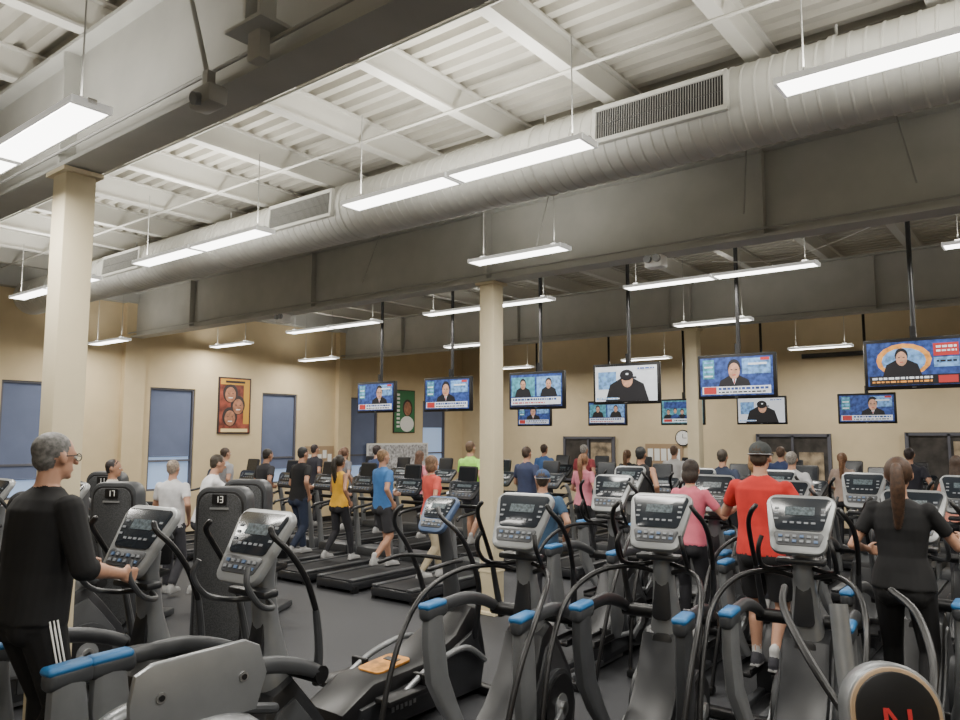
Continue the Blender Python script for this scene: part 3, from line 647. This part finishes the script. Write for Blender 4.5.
    for s_,h in ((-1,hl),(1,hr)):
        sh=U@V((s_*sw*build,0,1.40)); h=V(h) if h else V((s_*0.24,0.05,0.80))
        el,wr=ik(sh,h,0.285,0.255,V((s_*0.45,-0.5,-0.7)))
        b.cap(sh,el,0.048*ar,0.038*ar,S); b.cap(el,wr,0.040*ar,0.026*ar,S)
        fo=(wr-el).normalized(); b.cap(el+fo*0.02,el+fo*0.12,0.040*ar,0.038*ar,S)
        if sleeve=='short':
            q=sh.lerp(el,0.62); b.tube([sh+(sh-q)*0.05,sh.lerp(q,0.5),q],[0.058*ar,0.060*ar,0.056*ar],C,seg=14,sm=False); b.ell(sh,(0.062*ar,0.058,0.058),C)
        elif sleeve=='long':
            b.cap(sh,el,0.060*ar,0.050*ar,C); b.cap(el,el.lerp(wr,0.93),0.048*ar,0.036*ar,C)
        elif sleeve=='elbow':
            b.cap(sh,el,0.066*ar,0.058*ar,C); q=el.lerp(wr,0.22); b.tube([el,q],[0.056*ar,0.052*ar],C,seg=14,sm=False); b.ell(el,(0.057,0.057,0.057),C)
        else: b.ell(sh,(0.052*ar,0.052,0.052),S)
        N=V((-s_,0,0.0)) if h.z>0.95 else V((-s_,0.1,0)); Tt=V((0,0,1)) if fo.z>-0.6 else V((0,1,0))
        hand(b,wr,fo,N,Tt,S,curl=(1.0 if hl else 0.45)*curl,k=0.95 if fem else 1.05)
    for s_,f in ((-1,fl),(1,fr)):
        hip=V((s_*0.092,0,0.90)); an=V((s_*0.105,f[0],f[1]+0.09))
        kn,an=ik(hip,an,0.43,0.405,V((s_*0.1,1,0.1))); lr=0.95 if fem else 1.0
        if legs=='long':
            b.cap(hip,kn,0.096*lr*build,0.068*lr,Pn); b.tube([kn,kn.lerp(an,0.3),kn.lerp(an,0.93)],[0.067*lr,0.065*lr,0.055*lr if not fem else 0.042],Pn,seg=14,sm=False); b.ell(kn,(0.067*lr,)*3,Pn)
            if stripe:
                for k in range(3):
                    w0=0.094*build
                    a0=hip+V((s_*w0,0.018*(k-1)+0.0,0)); a1=kn+V((s_*0.068,0.018*(k-1),0)); a2=kn.lerp(an,0.9)+V((s_*0.057,0.018*(k-1),0))
                    ex.tube([a0,a0.lerp(a1,0.5)+V((s_*0.002,0,0)),a1,a2],0.0045,WHITE,seg=5,sm=False)
        else:
            b.cap(hip,kn,0.086*lr*build,0.056*lr,S)
            q=hip.lerp(kn,0.85 if legs=='shorts' else 1.0)
            b.tube([hip,hip.lerp(q,0.5),q],[0.100*lr*build,0.098*lr,0.094*lr],Pn,seg=16,sm=False)
            if legs=='capri': b.cap(kn,kn.lerp(an,0.35),0.062*lr,0.058*lr,Pn)
            b.cap(kn,kn.lerp(an,0.35),0.054*lr,0.057*lr,S); b.cap(kn.lerp(an,0.35)+V((0,-0.012,0)),an,0.055*lr,0.034,S)
            b.cap(an,an+V((0,0,0.06)),0.038,0.040,fab((0.5,0.5,0.5)))
        b.cap(an+V((0,-0.03,-0.045)),an+V((0,0.06,-0.045)),0.044,0.042,Sh,seg=10); b.cap(an+V((0,0.05,-0.05)),an+V((s_*0.01,0.15,-0.057)),0.040,0.032,Sh,seg=10); b.cap(an+V((0,-0.02,-0.02)),an+V((0,0.02,0.01)),0.043,0.038,Sh,seg=10)
        b.box(an+V((0,0.055,-0.081)),(0.075,0.26,0.018),fab((0.3,0.3,0.3)))
    src=b.mesh('src',smooth=False); so=bpy.data.objects.new('src',src); scene.collection.objects.link(so)
    mo=so.modifiers.new('r','REMESH'); mo.mode='VOXEL'; mo.voxel_size=vox
    sm=so.modifiers.new('s','SMOOTH'); sm.factor=0.5; sm.iterations=2
    dg=bpy.context.evaluated_depsgraph_get(); dg.update(); ev=so.evaluated_get(dg); me=ev.to_mesh()
    vs=[v.co.copy() for v in me.vertices]; fs=[list(p.vertices) for p in me.polygons]; cs=[p.center.copy() for p in me.polygons]
    ev.to_mesh_clear()
    bv=BVHTree.FromPolygons([tuple(v) for v in b.v],b.f)
    out=MB(); out.mats=list(b.mats); out.v=vs; out.f=fs
    out.fm=[b.fm[bv.find_nearest(c)[2]] for c in cs]
    bpy.data.objects.remove(so)
    n=len(out.v)
    for p in ex.v: out.v.append(p)
    mp=[out.mi(m) for m in ex.mats]
    for q,k in zip(ex.f,ex.fm): out.f.append([a+n for a in q]); out.fm.append(mp[k])
    s=H/1.75
    out.v=[v*s for v in out.v]
    return out.obj(name or ('woman' if fem else 'man'),(x,y,z),yaw,ang=180)
GR=dict(hl=(-0.30,0.40,1.22),hr=(0.30,0.36,1.26))
WK=dict(hl=(-0.22,0.30,1.08),hr=(0.24,0.02,0.98))
# fingers root ~9 cm past the wrist, so wrists are set that much short of each grip
person(-4.00,1.58,0.34,yaw=0.13,H=1.82,shirt=(0.005,0.005,0.006),pants=(0.005,0.005,0.006),hair=(0.13,0.125,0.12),sleeve='elbow',lean=0.10,hl=(-0.21,0.30,1.08),hr=(0.22,0.31,1.06),
       fl=(0.13,0.0),fr=(-0.10,0.04),glasses=True,vox=0.0085,hp=-0.05,stripe=True,build=1.10)
person(-1.98,6.22,0.28,H=1.80,shirt=(0.52,0.025,0.02),pants=(0.010,0.010,0.012),sleeve='short',legs='shorts',lean=0.06,hl=(-0.29,0.38,1.22),hr=(0.29,0.33,1.18),shoe=(0.04,0.04,0.05),vox=0.0095,cap=(0.045,0.05,0.05),build=1.06)
person(-0.88,5.58,0.28,H=1.72,shirt=(0.006,0.006,0.007),pants=(0.005,0.005,0.006),fem=True,hair=(0.05,0.024,0.012),style='pony',sleeve='short',lean=0.03,hl=(-0.24,0.20,1.10),hr=(0.30,0.36,1.18),shoe=(0.02,0.02,0.02),vox=0.0095,build=1.08)
person(-2.8,6.72,0.30,H=1.62,shirt=(0.62,0.14,0.20),pants=(0.02,0.02,0.025),fem=True,hair=(0.03,0.02,0.015),style='bob',lean=0.15,**GR)
person(-2.6,8.1,0.30,H=1.68,shirt=(0.02,0.02,0.022),pants=(0.03,0.03,0.04),fem=True,hair=(0.28,0.16,0.07),style='bob',**GR)
person(-4.75,7.25,0.0,yaw=0.4,H=1.74,shirt=(0.03,0.07,0.13),pants=(0.05,0.05,0.06),cap=(0.03,0.06,0.14),**WK)
person(-6.90,7.75,0.18,yaw=-0.25,H=1.68,shirt=(0.62,0.09,0.07),pants=(0.38,0.32,0.22),fem=True,hair=(0.16,0.09,0.05),style='bob',fl=(0.22,0),fr=(-0.24,0.06),**WK)
person(-8.05,7.95,0.18,yaw=-0.2,H=1.74,shirt=(0.05,0.17,0.42),pants=(0.03,0.03,0.035),legs='shorts',hair=(0.2,0.12,0.06),fl=(0.2,0),fr=(-0.2,0.08),**WK)
person(-9.06,8.0,0.18,H=1.64,shirt=(0.70,0.38,0.03),pants=(0.02,0.02,0.025),fem=True,skin=SK2,sleeve='none',hair=(0.02,0.015,0.01),style='pony',fl=(-0.2,0.06),fr=(0.2,0),**WK)
person(-10.0,7.95,0.18,H=1.76,shirt=(0.008,0.008,0.010),pants=(0.02,0.03,0.06),hair=(0.02,0.02,0.02),fl=(0.2,0),fr=(-0.2,0.06),lean=0.1,**WK)
person(-11.0,7.95,0.18,H=1.72,shirt=(0.02,0.02,0.025),skin=SK2,hair=(0.02,0.015,0.01),lean=0.15,**WK)
person(-12.2,8.0,0.18,H=1.72,shirt=(0.3,0.3,0.32),hair=(0.05,0.03,0.02),**WK)
person(-8.42,10.5,0.18,H=1.84,shirt=(0.35,0.75,0.12),pants=(0.03,0.03,0.04),hair=(0.12,0.07,0.04),legs='shorts',build=1.08,**WK)
person(-9.65,10.5,0.18,H=1.66,shirt=(0.5,0.16,0.2),fem=True,hair=(0.1,0.05,0.03),style='long',**WK)
person(-10.8,10.5,0.18,H=1.75,shirt=(0.03,0.05,0.12),hair=(0.03,0.02,0.02),**WK)
person(-11.75,10.5,0.18,H=1.70,shirt=(0.2,0.2,0.22),hair=(0.15,0.08,0.05),fem=True,style='pony',**WK)
person(-7.2,10.5,0.18,H=1.76,shirt=(0.03,0.04,0.09),hair=(0.05,0.03,0.02),**WK)
person(-6.1,10.5,0.18,H=1.66,shirt=(0.5,0.17,0.22),fem=True,hair=(0.2,0.1,0.05),style='pony',**WK)
person(-5.1,10.5,0.18,H=1.78,shirt=(0.01,0.01,0.012),sleeve='none',skin=SK2,hair=(0.02,0.02,0.02),**WK)
person(-4.1,11.2,0.18,H=1.74,shirt=(0.02,0.03,0.06),hair=(0.05,0.04,0.03),**WK)
person(-3.1,11.2,0.18,H=1.72,shirt=(0.45,0.45,0.47),hair=(0.2,0.18,0.16),**WK)
person(-1.1,11.2,0.18,H=1.70,shirt=(0.5,0.2,0.15),fem=True,hair=(0.05,0.03,0.02),style='long',**WK)
for (px,py,c,f_,hc) in ((-9,13.8,(0.05,0.12,0.3),0,(0.05,0.03,0.02)),(-8.0,13.8,(0.3,0.05,0.06),0,(0.3,0.28,0.26)),(-7,13.8,(0.02,0.02,0.02),1,(0.12,0.06,0.03)),(-6.0,13.8,(0.55,0.55,0.56),0,(0.1,0.06,0.04)),(-4.0,13.8,(0.04,0.06,0.15),0,(0.1,0.06,0.04)),(-2,13.8,(0.02,0.02,0.03),0,(0.03,0.02,0.02)),(-12.7,10.5,(0.02,0.02,0.03),0,(0.03,0.02,0.02)),(-3,13.8,(0.4,0.3,0.25),1,(0.2,0.1,0.05))):
    person(px,py,0.18,H=1.66 if f_ else 1.75,shirt=c,hair=hc,fem=bool(f_),style='pony' if f_ else 'short',vox=0.018,**WK)
person(-8.75,5.45,0.12,yaw=-0.3,H=1.78,shirt=(0.68,0.68,0.70),pants=(0.05,0.05,0.06),hair=(0.04,0.03,0.02),lean=0.22,vox=0.013,hl=(-0.22,0.55,1.0),hr=(0.22,0.6,1.0))
person(-9.6,5.5,0.0,yaw=0.5,H=1.80,shirt=(0.64,0.64,0.66),pants=(0.05,0.05,0.06),hair=(0.25,0.2,0.16),**WK)
person(-9.8,4.78,0.06,yaw=-0.8,H=1.76,shirt=(0.66,0.63,0.55),skin=SK2,hair=(0.015,0.01,0.01),**WK)
# ------------------------------------------------------------------ camera & world
cd=bpy.data.cameras.new('camera'); cd.lens=745/960*36; cd.sensor_width=36; cd.clip_end=200
cam=bpy.data.objects.new('camera',cd); cam.location=(0,0,2.15); cam.rotation_euler=(math.radians(95.67),0,math.radians(38)); scene.collection.objects.link(cam); scene.camera=cam
w=bpy.data.worlds.new('world'); w.use_nodes=True; w.node_tree.nodes['Background'].inputs[0].default_value=(0.6,0.7,0.9,1); w.node_tree.nodes['Background'].inputs[1].default_value=0.5; scene.world=w
